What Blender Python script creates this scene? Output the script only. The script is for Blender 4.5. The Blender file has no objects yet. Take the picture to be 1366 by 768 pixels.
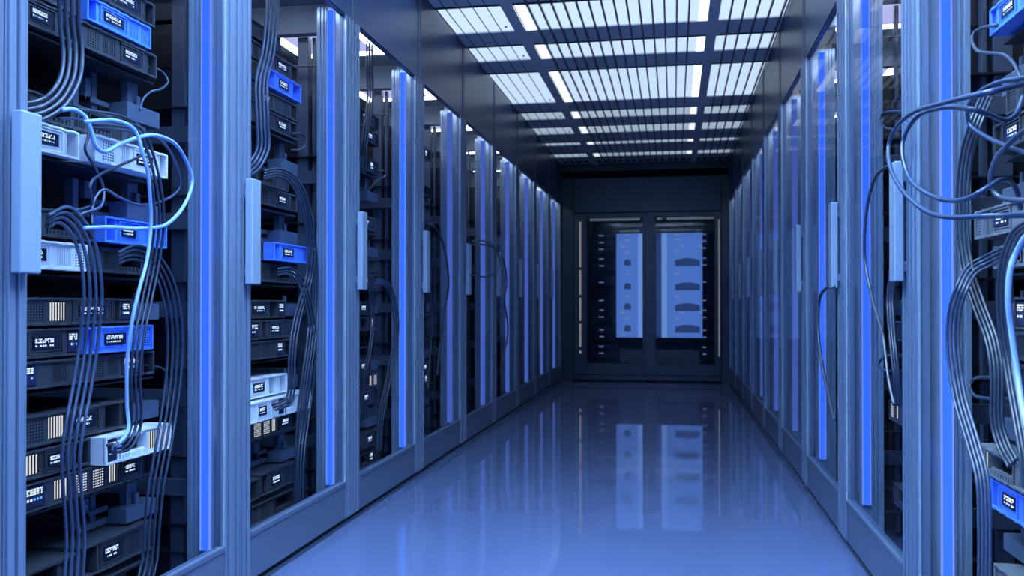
import bpy, math, random
from math import sin, cos, pi, radians, atan
C = bpy.context.scene.collection
scn = bpy.context.scene
random.seed(7)

# ------------------------------------------------------------------ camera, world, exposure
XL, XR = -1.458, 0.693            # door planes of the left and right cabinet rows
XC = (XL + XR) / 2
PITCH, SEAM0, YB = 1.107, 1.76, 11.75
H_DOOR, H_CEIL = 2.308, 2.82
cam = bpy.data.cameras.new('camera')
cam_o = bpy.data.objects.new('camera', cam); C.objects.link(cam_o)
cam.sensor_width = 36.0
cam.lens = 36.0 * 1201.0 / 1366.0
cam.shift_y = 0.0092
cam.clip_start = 0.02
cam_o.location = (0, 0, 1.0)
cam_o.rotation_euler = (radians(90.45), 0, math.atan(216 / 1201.0))
cam.dof.use_dof = True
cam.dof.focus_distance = 2.9
cam.dof.aperture_fstop = 5.0
scn.camera = cam_o
w = bpy.data.worlds.new('world'); scn.world = w; w.use_nodes = True
w.node_tree.nodes['Background'].inputs[0].default_value = (0.15, 0.3, 0.8, 1)
w.node_tree.nodes['Background'].inputs[1].default_value = 0.02
scn.view_settings.view_transform = 'Standard'
scn.view_settings.look = 'None'
scn.view_settings.exposure = 0.0
scn.view_settings.gamma = 1.0
scn.view_settings.use_curve_mapping = False

# ------------------------------------------------------------------ light levels
END_WINDOW = (0.38, 0.85, 2.1)      # bright opening at the near end of the aisle
CEIL_COL = (0.58, 0.76, 1.0)
CEIL_GAIN = [34.0, 39.0, 5.0, 1.12, 1.05, 1.0, 0.62, 0.58, 0.55, 0.5]  # strong leading entries: fill lights added out of view
LED_COL = (0.04, 0.165, 1.0)
CAB_LIGHT = 1.6

# ------------------------------------------------------------------ materials
def mat(name, col, rough=0.5, metal=0.0, spec=0.5, noise=0.0, scale=40, bump=0.0, coat=0.0, stretch=None):
    m = bpy.data.materials.new(name); m.use_nodes = True
    nt = m.node_tree; b = nt.nodes['Principled BSDF']
    b.inputs['Base Color'].default_value = (*col, 1)
    b.inputs['Roughness'].default_value = rough
    b.inputs['Metallic'].default_value = metal
    b.inputs['Specular IOR Level'].default_value = spec
    b.inputs['Coat Weight'].default_value = coat
    if noise or bump:
        tc = nt.nodes.new('ShaderNodeTexCoord'); mp = nt.nodes.new('ShaderNodeMapping')
        n = nt.nodes.new('ShaderNodeTexNoise'); n.inputs['Scale'].default_value = scale
        nt.links.new(tc.outputs['Object'], mp.inputs[0]); nt.links.new(mp.outputs[0], n.inputs[0])
        if stretch: mp.inputs['Scale'].default_value = stretch
        if noise:
            mr = nt.nodes.new('ShaderNodeMapRange')
            mr.inputs['To Min'].default_value = max(rough - noise, 0.02); mr.inputs['To Max'].default_value = rough + noise
            nt.links.new(n.outputs[0], mr.inputs[0]); nt.links.new(mr.outputs[0], b.inputs['Roughness'])
        if bump:
            bp = nt.nodes.new('ShaderNodeBump'); bp.inputs['Strength'].default_value = bump
            nt.links.new(n.outputs[0], bp.inputs['Height']); nt.links.new(bp.outputs[0], b.inputs['Normal'])
    return m

def emit(name, col, s=1.0):
    m = bpy.data.materials.new(name); m.use_nodes = True
    nt = m.node_tree; nt.nodes.clear()
    e = nt.nodes.new('ShaderNodeEmission'); o = nt.nodes.new('ShaderNodeOutputMaterial')
    e.inputs[0].default_value = (*col, 1); e.inputs[1].default_value = s
    nt.links.new(e.outputs[0], o.inputs[0])
    return m

def glass(name, ior, tint=(1, 1, 1), rough=0.0):
    # thin pane: clear with a mirror reflection that grows towards grazing angles
    m = bpy.data.materials.new(name); m.use_nodes = True
    nt = m.node_tree; nt.nodes.clear()
    t = nt.nodes.new('ShaderNodeBsdfTransparent'); g = nt.nodes.new('ShaderNodeBsdfGlossy')
    f = nt.nodes.new('ShaderNodeFresnel'); mx = nt.nodes.new('ShaderNodeMixShader'); o = nt.nodes.new('ShaderNodeOutputMaterial')
    t.inputs[0].default_value = (*tint, 1); g.inputs['Roughness'].default_value = rough
    f.inputs[0].default_value = ior
    ge = nt.nodes.new('ShaderNodeNewGeometry'); iv = nt.nodes.new('ShaderNodeMath'); iv.operation = 'SUBTRACT'; iv.inputs[0].default_value = 1.0
    mu = nt.nodes.new('ShaderNodeMath'); mu.operation = 'MULTIPLY'
    nt.links.new(ge.outputs['Backfacing'], iv.inputs[1]); nt.links.new(iv.outputs[0], mu.inputs[0]); nt.links.new(f.outputs[0], mu.inputs[1])
    nt.links.new(mu.outputs[0], mx.inputs[0]); nt.links.new(t.outputs[0], mx.inputs[1]); nt.links.new(g.outputs[0], mx.inputs[2])
    nt.links.new(mx.outputs[0], o.inputs[0])
    return m

M = {}
M['frame'] = mat('frame_aluminium', (0.145, 0.205, 0.34), 0.28, 0.25)
M['edge'] = mat('polished_edge_trim', (0.36, 0.52, 0.72), 0.2, 0.4)
M['handle'] = mat('handle_metal', (0.24, 0.33, 0.50), 0.3, 0.2)
M['panel'] = mat('door_panel_paint', (0.085, 0.125, 0.22), 0.38, 0.1, noise=0.05, scale=5)
M['side'] = mat('side_panel_gloss', (0.26, 0.36, 0.50), 0.2, 0.4)
M['fascia'] = mat('fascia_glass', (0.045, 0.075, 0.17), 0.33, 0.0, spec=0.25)
M['plinth'] = mat('plinth', (0.05, 0.08, 0.14), 0.4)
M['void'] = mat('dark_gap', (0.006, 0.008, 0.014), 0.8, spec=0.1)
M['floor'] = mat('floor_resin', (0.092, 0.130, 0.285), 0.03, 0.0, spec=0.95)
M['black'] = mat('black_cabinet_metal', (0.018, 0.021, 0.028), 0.35, noise=0.08, scale=12)
M['rack'] = mat('rack_steel', (0.10, 0.135, 0.21), 0.40, 0.2)
M['soffit'] = mat('soffit', (0.22, 0.28, 0.36), 0.5)
M['dark'] = mat('server_dark_plastic', (0.045, 0.052, 0.066), 0.42, noise=0.06, scale=25)
M['white'] = mat('server_pale_plastic', (0.86, 0.90, 0.96), 0.38)
M['blue'] = mat('server_blue_plastic', (0.10, 0.27, 1.0), 0.35)
M['grey'] = mat('server_grey_plastic', (0.16, 0.18, 0.22), 0.42)
M['hole'] = mat('hole_black', (0.004, 0.005, 0.008), 0.7, spec=0.1)
M['screen'] = mat('screen_navy', (0.012, 0.018, 0.05), 0.25)
M['navy_panel'] = mat('navy_panel', (0.02, 0.022, 0.07), 0.3)
M['led'] = emit('led_white', (0.72, 0.86, 1.0), 1.5)
M['led_cyan'] = emit('led_cyan', (0.15, 0.45, 1.0), 1.1)
M['lit'] = emit('lit_vent_warm', (0.88, 0.88, 0.86), 1.0)
M['lit_dim'] = emit('lit_vent_dim', (0.42, 0.42, 0.40), 0.6)
M['strip'] = emit('blue_light_strip', LED_COL, 1.25)
M['strip_edge'] = emit('blue_light_strip_edge', (0.20, 0.33, 1.0), 1.0)
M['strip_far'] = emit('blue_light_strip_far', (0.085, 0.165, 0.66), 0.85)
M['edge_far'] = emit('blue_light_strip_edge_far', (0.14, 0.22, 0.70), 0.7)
M['cab_light'] = emit('cabinet_lamp_lens', (0.56, 0.55, 0.88), 1.1)
M['cab_rim'] = emit('cabinet_lamp_rim', (0.85, 0.93, 1.0), CAB_LIGHT * 6.0)
M['c_dark'] = mat('cable_charcoal', (0.030, 0.045, 0.080), 0.30)
M['c_mid'] = mat('cable_slate', (0.048, 0.072, 0.14), 0.30)
M['c_navy'] = mat('cable_navy', (0.018, 0.045, 0.12), 0.28)
M['c_light'] = mat('cable_pale_blue', (0.30, 0.48, 0.95), 0.32)
M['door_glass'] = glass('cabinet_door_glass', 1.05, (0.88, 0.91, 0.96))
M['end_glass'] = glass('end_door_glass', 1.36, (0.6, 0.66, 0.8), 0.01)
M['end_frame'] = mat('end_door_frame', (0.03, 0.04, 0.065), 0.3, 0.4)
M['wall'] = mat('wall_dark_gloss', (0.03, 0.042, 0.07), 0.22)
M['beam'] = mat('ceiling_beam', (0.78, 0.80, 0.85), 0.35)
M['beam_edge'] = mat('ceiling_beam_edge', (0.012, 0.018, 0.035), 0.4)
M['blade'] = mat('ceiling_blade', (0.10, 0.12, 0.18), 0.4)
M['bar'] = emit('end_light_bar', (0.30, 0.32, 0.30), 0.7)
M['end_rack'] = mat('end_rack_metal', (0.022, 0.026, 0.036), 0.4)
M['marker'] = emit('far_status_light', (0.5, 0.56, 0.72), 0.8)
M['back_lit'] = emit('backlit_panel_blue', (0.16, 0.33, 0.76), 1.0)  # glow added for the bright rectangle on the end doors
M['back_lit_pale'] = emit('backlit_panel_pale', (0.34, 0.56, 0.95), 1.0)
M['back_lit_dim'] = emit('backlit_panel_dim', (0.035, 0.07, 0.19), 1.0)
M['window'] = emit('end_window_daylight', END_WINDOW, 1.0)

# ------------------------------------------------------------------ mesh helpers
class MB:
    def __init__(s, mir=1):
        s.v, s.f, s.mi, s.mir = [], [], [], mir
    def box(s, a, b, mi=0):
        (x0, y0, z0), (x1, y1, z1) = a, b
        if x0 > x1: x0, x1 = x1, x0
        if y0 > y1: y0, y1 = y1, y0
        if z0 > z1: z0, z1 = z1, z0
        n = len(s.v)
        s.v += [(x0, y0, z0), (x1, y0, z0), (x1, y1, z0), (x0, y1, z0), (x0, y0, z1), (x1, y0, z1), (x1, y1, z1), (x0, y1, z1)]
        for q in ((0, 3, 2, 1), (4, 5, 6, 7), (0, 1, 5, 4), (1, 2, 6, 5), (2, 3, 7, 6), (3, 0, 4, 7)):
            s.f.append(tuple(n + i for i in q)); s.mi.append(mi)
        return s
    def prism(s, pts, z0, z1, mi=0):      # outline in x,y extruded in z
        n = len(s.v); k = len(pts)
        s.v += [(x, y, z0) for x, y in pts] + [(x, y, z1) for x, y in pts]
        s.f.append(tuple(n + i for i in reversed(range(k)))); s.f.append(tuple(n + k + i for i in range(k)))
        s.mi += [mi, mi]
        for i in range(k):
            j = (i + 1) % k
            s.f.append((n + i, n + j, n + k + j, n + k + i)); s.mi.append(mi)
        return s
    def ring(s, u0, u1, y0, y1, z0, z1, t, mi=0, tz=None):   # rectangular frame facing the aisle
        tz = tz or t
        s.box((u0, y0, z0), (u1, y0 + t, z1), mi); s.box((u0, y1 - t, z0), (u1, y1, z1), mi)
        s.box((u0, y0 + t, z0), (u1, y1 - t, z0 + tz), mi); s.box((u0, y0 + t, z1 - tz), (u1, y1 - t, z1), mi)
        return s
    def build(s, name, mats, parent=None, bevel=0, loc=None):
        me = bpy.data.meshes.new(name)
        if s.mir < 0:
            me.from_pydata([(-x, y, z) for x, y, z in s.v], [], [tuple(reversed(f)) for f in s.f])
        else:
            me.from_pydata(s.v, [], s.f)
        if not isinstance(mats, (list, tuple)): mats = [mats]
        for m in mats: me.materials.append(m)
        me.polygons.foreach_set('material_index', s.mi)
        me.update()
        o = bpy.data.objects.new(name, me); C.objects.link(o)
        if loc: o.location = loc
        if parent: o.parent = parent
        if bevel:
            b = o.modifiers.new('bevel', 'BEVEL'); b.width = bevel; b.segments = 2; b.limit_method = 'ANGLE'
        return o

def tag(o, label, cat=None, group=None, kind=None):
    if label: o['label'] = label
    if cat: o['category'] = cat
    if group: o['group'] = group
    if kind: o['kind'] = kind
    return o
def empty(name, loc):
    o = bpy.data.objects.new(name, None); C.objects.link(o); o.location = loc; o.empty_display_size = 0.1
    return o
def struct(o): o['kind'] = 'structure'; return o
def copy_tree(o, parent=None):
    c = o.copy(); C.objects.link(c)
    if parent: c.parent = parent
    for ch in list(o.children): copy_tree(ch, c)
    return c

def smooth_path(pts, sub=7):
    out = []
    P = [pts[0]] + list(pts) + [pts[-1]]
    for i in range(1, len(P) - 2):
        p0, p1, p2, p3 = P[i - 1], P[i], P[i + 1], P[i + 2]
        for k in range(sub):
            t = k / sub
            out.append(tuple(0.5 * ((2 * b) + (-a + c) * t + (2 * a - 5 * b + 4 * c - d) * t * t + (-a + 3 * b - 3 * c + d) * t ** 3)
                             for a, b, c, d in zip(p0, p1, p2, p3)))
    out.append(tuple(pts[-1]))
    return out
from mathutils import Vector
def tube(name, pts, r, m, parent=None, sides=8, origin=(0, 0, 0), sub=7):
    path = [Vector(p) - Vector(origin) for p in smooth_path(pts, sub)]
    vs, fs = [], []
    up = Vector((0, 0, 1)); prev = None
    for i, p in enumerate(path):
        t = (path[min(i + 1, len(path) - 1)] - path[max(i - 1, 0)]).normalized()
        if prev is None:
            a = t.cross(Vector((1, 0.2, 0.1))).normalized()
        else:
            a = (prev - t * prev.dot(t)).normalized()
        prev = a; b = t.cross(a)
        for k in range(sides):
            ang = 2 * pi * k / sides
            vs.append(p + (a * cos(ang) + b * sin(ang)) * r)
        if i:
            q = (i - 1) * sides
            for k in range(sides):
                j = (k + 1) % sides
                fs.append((q + k, q + j, q + sides + j, q + sides + k))
    n = len(path)
    fs.append(tuple(reversed(range(sides)))); fs.append(tuple((n - 1) * sides + k for k in range(sides)))
    me = bpy.data.meshes.new(name); me.from_pydata(vs, [], fs); me.materials.append(m)
    me.polygons.foreach_set('use_smooth', [True] * len(fs)); me.update()
    o = bpy.data.objects.new(name, me); C.objects.link(o); o.location = origin
    if parent: o.parent = parent
    return o

# ------------------------------------------------------------------ room shell
WX0, WX1 = -3.15, 2.40
struct(MB().box((WX0, -1.6, -0.1), (WX1, 13.2, 0)).build('floor', M['floor']))
struct(MB().box((WX0, -1.6, 3.0), (WX1, 13.2, 3.1)).build('ceiling', M['void']))
struct(MB().box((WX0 - .1, -1.6, 0), (WX0, 13.2, 3.0)).build('wall_left', M['void']))
struct(MB().box((WX1, -1.6, 0), (WX1 + .1, 13.2, 3.0)).build('wall_right', M['void']))
# solid end returns of the two rows beside and behind the camera
struct(MB().box((XL - 1.25, -0.5, 0), (XL, SEAM0 - 0.004, H_CEIL)).build('wall_left_return', M['panel']))
struct(MB().box((XR, -0.5, 0), (XR + 1.25, SEAM0 - 0.004, H_CEIL)).build('wall_right_return', M['panel']))
wf = MB(); wf.box((WX0, -0.62, 0), (XL, -0.52, 3.0)); wf.box((XR, -0.62, 0), (WX1, -0.52, 3.0))
wf.box((XL, -0.62, 0), (XR, -0.52, 0.15)); wf.box((XL, -0.62, 2.80), (XR, -0.52, 3.0))
struct(wf.build('wall_front', M['wall']))
win = struct(MB().box((XL, -0.60, 0.15), (XR, -0.58, 2.80)).build('window_1', M['window']))
wb = MB().ring(-0.575, -0.545, XL, XR, 0.15, 2.80, 0.04)
wb.v = [(y, x, z) for x, y, z in wb.v]; wb.f = [tuple(reversed(f)) for f in wb.f]
wb.build('window_frame', M['frame'], win)

# back wall with the opening of the double door
DX0, DX1, DZ = -1.30, 0.60, 2.66
wk = MB(); wk.box((WX0, YB, 0), (DX0, YB + .12, 3.0)); wk.box((DX1, YB, 0), (WX1, YB + .12, 3.0))
wk.box((DX0, YB, 2.74), (DX1, YB + .12, 3.0)); wk.box((DX0, YB + .06, DZ), (DX1, YB + .12, 2.74), 1)
struct(wk.build('wall_back', [M['wall'], M['void']]))
struct(MB().box((WX0, 13.1, 0), (WX1, 13.2, 3.0)).build('wall_back_room', M['void']))
struct(MB().box((XL, YB - .03, 2.655), (XR, YB, 2.735)).build('trim_1', M['void']))
def end_door(name, x0, x1, gx0, gx1, hx):
    d = MB(); y0, y1 = YB + .005, YB + .055
    d.box((x0, y0, .09), (gx0, y1, 2.19)); d.box((gx1, y0, .09), (x1, y1, 2.19))
    d.box((gx0, y0, .09), (gx1, y1, .235)); d.box((gx0, y0, 2.13), (gx1, y1, 2.19))
    d.box((x0, y0, 2.20), (x1, y1, 2.65))
    d.box((x0, y0 + .02, .02), (x1, y1, .085))
    d.box((gx0 - .012, y0 - .006, .22), (gx0, y0, 2.145)); d.box((gx1, y0 - .006, .22), (gx1 + .012, y0, 2.145))
    o = struct(d.build(name, M['end_frame'], bevel=.003))
    MB().box((gx0, y0 + .02, .235), (gx1, y0 + .026, 2.13)).build('door_glass', M['end_glass'], o)
    MB().box((hx - .012, y0 - .04, 1.02), (hx + .012, y0 - .025, 1.32)).box((hx - .01, y0 - .03, 1.06), (hx + .01, y0, 1.08)).box((hx - .01, y0 - .03, 1.26), (hx + .01, y0, 1.28)).build('door_handle', M['wall'], o, bevel=.003)
    return o
dl = end_door('door_1', -1.295, -0.355, -1.118, -0.400, -0.378)
dr = end_door('door_2', -0.345, 0.595, -0.228, 0.508, -0.29)
struct(MB().box((-.36, YB - .015, .03), (-.34, YB + .01, 2.65)).build('trim_2', M['end_frame']))
# light bars around the panes
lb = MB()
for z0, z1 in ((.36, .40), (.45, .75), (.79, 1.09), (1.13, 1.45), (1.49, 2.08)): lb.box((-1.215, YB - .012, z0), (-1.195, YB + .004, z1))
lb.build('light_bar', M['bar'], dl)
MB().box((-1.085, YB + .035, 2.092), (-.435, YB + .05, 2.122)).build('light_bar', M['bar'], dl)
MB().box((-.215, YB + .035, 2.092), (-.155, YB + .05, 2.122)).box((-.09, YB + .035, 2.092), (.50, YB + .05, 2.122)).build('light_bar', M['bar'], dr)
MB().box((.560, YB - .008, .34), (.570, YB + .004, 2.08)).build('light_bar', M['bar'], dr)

# ------------------------------------------------------------------ ceiling lights, beams and blades
BAYS = [(0.25, 1.3), (1.75, 3.0), (3.55, 4.92), (5.42, 5.94), (6.28, 6.65), (7.02, 8.10), (8.51, 8.84), (9.26, 9.63), (10.15, 10.32), (10.92, 11.17)]
WORDS = ['first', 'second', 'third', 'fourth', 'fifth', 'sixth', 'seventh', 'eighth', 'ninth', 'tenth', 'eleventh', 'twelfth', 'thirteenth', 'fourteenth', 'fifteenth', 'sixteenth', 'seventeenth', 'eighteenth', 'nineteenth', 'twentieth']
for i, (y0, y1) in enumerate(BAYS):
    g = CEIL_GAIN[i]
    em = emit('ceiling_diffuser', CEIL_COL if i > 2 else (0.47, 0.72, 1.0), g); et = emit('ceiling_tube', (0.85, 0.95, 1.0) if i > 2 else (0.5, 0.75, 1.0), g * 1.9)  # near bays are unseen fill lights, added to brighten the foreground
    nm = {3: 'large bright', 4: 'narrow bright', 5: 'longest'}.get(i, 'narrow')
    place = 'above the near end' if i < 3 else (WORDS[i - 3] + ' in view from the near end')
    t = tag(empty('ceiling_light', (XC, (y0 + y1) / 2, 2.9)), f'{nm} luminous ceiling panel between beams, {place}' if i >= 3 else f'luminous ceiling panel {place}, {WORDS[i]} from the entrance', 'ceiling light', 'luminous ceiling panels')
    def part(nm2, x0, x1, z0, z1, m):
        MB().box((x0 - XC, y0 - (y0 + y1) / 2 - .05, z0 - 2.9), (x1 - XC, y1 - (y0 + y1) / 2 + .05, z1 - 2.9)).build(nm2, m, t)
    zd = 2.955 if i < 3 else 2.842
    part('diffuser', XL + .003, -1.03, zd, zd + .01, em)
    part('diffuser', -.905, .157, zd, zd + .01, em)
    part('diffuser', .285, XR - .005, zd, zd + .01, em)
    part('tube_lamp', -.965, -.905, zd - .005, zd + .008, et)
    part('tube_lamp', .157, .215, zd - .005, zd + .008, et)
    MB().box((-1.10 - XC, (y1 - y0) / 2 - .10, -.066), (-1.085 - XC, (y1 - y0) / 2 - .085, -.056)).build('hanger', M['blade'], t)
gaps = [(-0.5, BAYS[0][0])] + [(BAYS[i][1], BAYS[i + 1][0]) for i in range(len(BAYS) - 1)] + [(BAYS[-1][1], YB)]
for i, (y0, y1) in enumerate(gaps):
    b = MB(); tp = 2.95 if i < 4 else 2.86
    b.box((XL + .002, y0, 2.833), (XR - .002, y1 - .04, tp)); b.box((XL + .002, y1 - .04, 2.832), (XR - .002, y1, tp), 1)
    struct(b.build(f'beam_{i+1}', [M['beam'], M['beam_edge']]))
lv = MB()
for y0, y1 in BAYS[:3]:
    y = y0 + .3
    while y < y1 - .1: lv.box((XL + .002, y, 2.835), (XR - .002, y + .02, 2.95)); y += .32
struct(lv.build('beam_cross', M['beam']))  # louvres added out of view, hiding the near fill lights from reflections
lbm = MB(); lbm.box((-1.045, -.5, 2.825), (-.97, YB, 2.836)); lbm.box((.215, -.5, 2.825), (.285, YB, 2.836))
struct(lbm.build('beam_long', M['beam']))
gr = MB()
x = -.876
while x < .14: gr.box((x - .0055, -.5, 2.815), (x + .0055, YB - .05, 2.832)); x += .0747
for x in (.351, .429, .511, .589, .666): gr.box((x - .0055, -.5, 2.815), (x + .0055, YB - .05, 2.832))
for x in (-1.392, -1.306, -1.22, -1.134): gr.box((x - .0022, -.5, 2.828), (x + .0022, YB - .05, 2.834))
tag(gr.build('ceiling_grille', M['blade']), 'dark grille of long thin blades running under the luminous ceiling panels', 'grille')
vd = MB()
for k in range(24): vd.box((XL + .06 + k * .088, 11.48, 2.826), (XL + .11 + k * .088, 11.58, 2.834))
struct(vd.build('trim_3', M['void']))
struct(MB().box((XL - 1.3, -.5, 2.835), (XL, YB, 2.97)).build('ceiling_left_void', M['void']))
struct(MB().box((XR, -.5, 2.835), (XR + 1.3, YB, 2.97)).build('ceiling_right_void', M['void']))

# ------------------------------------------------------------------ cabinets (local: +x into the cabinet, y along the aisle from the near seam)
BR_Z = [(1.574, 1.629), (1.265, 1.32), (.950, 1.003), (.633, .688), (.315, .368)]
def make_cabinet(side, with_glass=True):
    s = -1 if side == 'L' else 1
    N = lambda: MB(s)
    t = empty('server_cabinet', (0, 0, 0))
    m = N(); m.box((.03, .003, 0), (.10, 1.104, .022)); m.box((.012, .003, .0), (.03, 1.104, .012)); m.build('plinth', M['plinth'], t)
    m = N(); m.box((.0, .075, .036), (.03, .995, .192)); m.box((-.004, .075, .186), (.03, .995, .204))
    m.build('bottom_panel', M['panel'], t, bevel=.002)
    m = N()
    m.box((.004, .006, .036), (.03, .075, 2.310)); m.box((.004, .995, .036), (.03, 1.101, 2.330)); m.box((.006, .075, 2.308), (.03, .995, 2.330))
    for a, b, d in ((.012, .034, -.003), (.042, .058, -.006), (.064, .072, -.001),
                    (1.000, 1.012, -.003), (1.022, 1.052, -.005), (1.060, 1.068, -.001), (1.076, 1.094, -.004)):
        m.box((d, a, .036), (.006, b, 2.310))
    m.build('door_frame', M['frame'], t, bevel=.0015)
    N().box((-.0035, .989, .204), (.003, .9945, 2.310)).build('edge_trim', M['edge'], t)
    if with_glass: N().box((.014, .075, .204), (.018, .995, 2.308)).build('door_glass', M['door_glass'], t)
    m = N(); m.box((-.040, .004, 1.07), (-.012, .070, 1.432)); m.box((-.014, .020, 1.10), (.004, .05, 1.13)); m.box((-.014, .020, 1.37), (.004, .05, 1.40))
    m.build('handle', M['handle'], t, bevel=.004)
    # far side panel with the light strip
    m = N(); m.box((.031, 1.030, .03), (.150, 1.075, 2.36))
    for a, b in ((.104, .110), (.118, .124), (.134, .150)): m.box((a, 1.024, .03), (b, 1.031, 2.36))
    m.build('side_panel', M['side'], t, bevel=.001)
    ls = N().box((.069, 1.016, .18), (.094, 1.031, 2.34)).build('light_strip', M['strip'], t)
    N().box((.0665, 1.017, .18), (.0688, 1.031, 2.34)).box((.0942, 1.014, .18), (.0985, 1.031, 2.34)).build('strip_edge', M['strip_edge'], ls)
    m = N(); m.box((.0, .004, 2.312), (.03, 1.1, 2.834)); m.build('upper_panel', M['fascia'], t)
    m = N(); m.box((-.004, 1.099, 2.312), (.028, 1.106, 2.834)); m.box((-.004, 1.062, 2.312), (.0, 1.074, 2.834)); m.box((-.002, 1.080, 2.312), (.0, 1.094, 2.834)); m.build('panel_joint', M['panel'], t)
    # inner top with its lamp
    m = N(); m.box((.03, .0, 2.42), (1.2, 1.107, 2.44)); m.build('top_panel', M['soffit'], t)
    lp = N().box((.16, .27, 2.396), (.56, .765, 2.404)).build('cabinet_lamp', M['cab_light'], t)
    N().box((.12, .25, 2.39), (.16, .82, 2.405)).box((.56, .25, 2.39), (.61, .82, 2.405)).box((.16, .765, 2.39), (.56, .82, 2.405)).box((.16, .25, 2.39), (.56, .27, 2.405)).build('lamp_rim', M['cab_rim'], lp)
    m = N(); m.box((.16, .045, 2.285), (1.2, .10, 2.39)); m.box((.16, .05, 2.39), (1.2, .06, 2.43)); m.box((.16, .045, 2.13), (1.2, .065, 2.135)); m.build('cross_beam', M['soffit'], t, bevel=.002)
    # stack of closed black drawers at the near side
    m = N(); z = .02; k = 0
    while z < 1.98:
        h = (.155, .155, .075, .075, .155)[k % 5]; h = min(h, 2.0 - z)
        m.box((.20, .165, z + .002), (1.2, .19, z + h - .002)); m.box((.205, .161, z + .008), (.60, .166, z + h - .009)); z += h; k += 1
    m.box((.20, .17, .02), (1.2, .195, 2.0)); m.build('drawer_stack', M['black'], t, bevel=.0015)
    for z0, z1 in ((.32, .449), (1.264, 1.386), (1.567, 1.706)):
        N().box((.235, .815, z0), (.262, .868, z1)).build('shelf_support', M['rack'], t, bevel=.002)
        N().box((.28, .70, z0), (.30, .725, z1)).build('shelf_support', M['rack'], t, bevel=.002)
    for a in ((.277, .115, .02, .330, .160, 2.29), (.245, .130, .02, .262, .162, 2.29), (.67, .80, .02, .73, .86, 2.0), (.67, .56, .02, .73, .62, 2.0)):
        N().box(a[:3], a[3:]).build('rack_post', M['rack'], t, bevel=.002)
    for z0, z1 in BR_Z:
        N().box((.187, .085, z0 + .003), (.95, .114, z1 + .008)).build('cross_rail', M['rack'], t, bevel=.002)
        m = N(); m.box((.205, .768, z0 + (.006 if z0 < .35 else 0)), (.27, .945, z1)); m.box((.22, .84, z1), (.235, .86, z1 + .035)); m.build('cable_bracket', M['rack'], t, bevel=.003)
        if .4 < z0 < 1.0: continue
        lo = {1.574: 1.57, 1.265: 1.264, .315: .322}[z0]
        m = N(); m.box((.27, .60, lo), (.30, .625, z1 + .05)); m.box((.27, .60, lo), (.30, .77, lo + .02)); m.box((.27, .655, lo + .04), (.30, .68, z1 + .05)); m.box((.27, .655, lo + .04), (.30, .77, lo + .056))
        m.build('hook_bracket', M['rack'], t, bevel=.0015)
    for z in (1.712, 1.392, 1.082, .770, .455, .212, .112):
        N().box((.19, .10, z - .006), (.66, .885, z)).build('shelf', M['black'], t)
    N().box((1.205, 0, 0), (1.22, 1.107, 2.44)).build('back_panel', M['void'], t)
    return t
ORD = ['nearest', 'second', 'third', 'fourth', 'fifth', 'sixth', 'seventh', 'eighth', 'farthest']
cabs = {}
for side, sx in (('L', XL), ('R', XR)):
    proto = make_cabinet(side)
    word = 'left' if side == 'L' else 'right'
    for k in range(9):
        o = proto if k == 0 else copy_tree(proto)
        o.location = (sx, SEAM0 + PITCH * k, 0)
        txt = {('L', 0): 'tall glass-door cabinet full of cabled servers, nearest in the left row',
               ('R', 0): 'tall open cabinet with navy cables looping out, nearest in the right row'}.get((side, k),
              f'tall glass-door cabinet with blue light strip, {ORD[k]} from the near end of the {word} row')
        if k == 8: txt = f'tall glass-door cabinet against the back wall, last of the {word} row'
        tag(o, txt, 'server cabinet', f'cabinets of the {word} row')
        cabs[side, k] = o
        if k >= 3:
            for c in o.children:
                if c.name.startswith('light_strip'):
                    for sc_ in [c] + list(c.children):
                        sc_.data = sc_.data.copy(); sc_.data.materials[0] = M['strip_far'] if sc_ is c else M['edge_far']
# the nearest right cabinet has its pane swung away: cables pass through its doorway
for c in list(cabs['R', 0].children):
    if c.name.startswith('door_glass'): bpy.data.objects.remove(c)

# ------------------------------------------------------------------ server units
GLY = ['1101', '0111', '1111', '1011', '1110', '0110', '1111', '1001']
def leds(m, y0, y1, z0, z1, u, ng=8, rnd=random):
    w_ = (y1 - y0) / ng; h = z1 - z0
    for g in range(ng):
        a = y0 + g * w_
        for j in range(3):
            zz = z0 + h * (.50 + j * .17)
            for i in range(2):
                if rnd.random() < (.82 if j != 1 else .7):
                    m.box((u - .0006, a + w_ * (.08 + i * .42), zz), (u, a + w_ * (.08 + i * .42 + .34), zz + h * .125), 0)
        if rnd.random() < .85:
            m.box((u - .0006, a + w_ * .15, z0 + h * .06), (u, a + w_ * .75, z0 + h * .24), 0 if rnd.random() < .7 else 1)

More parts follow.
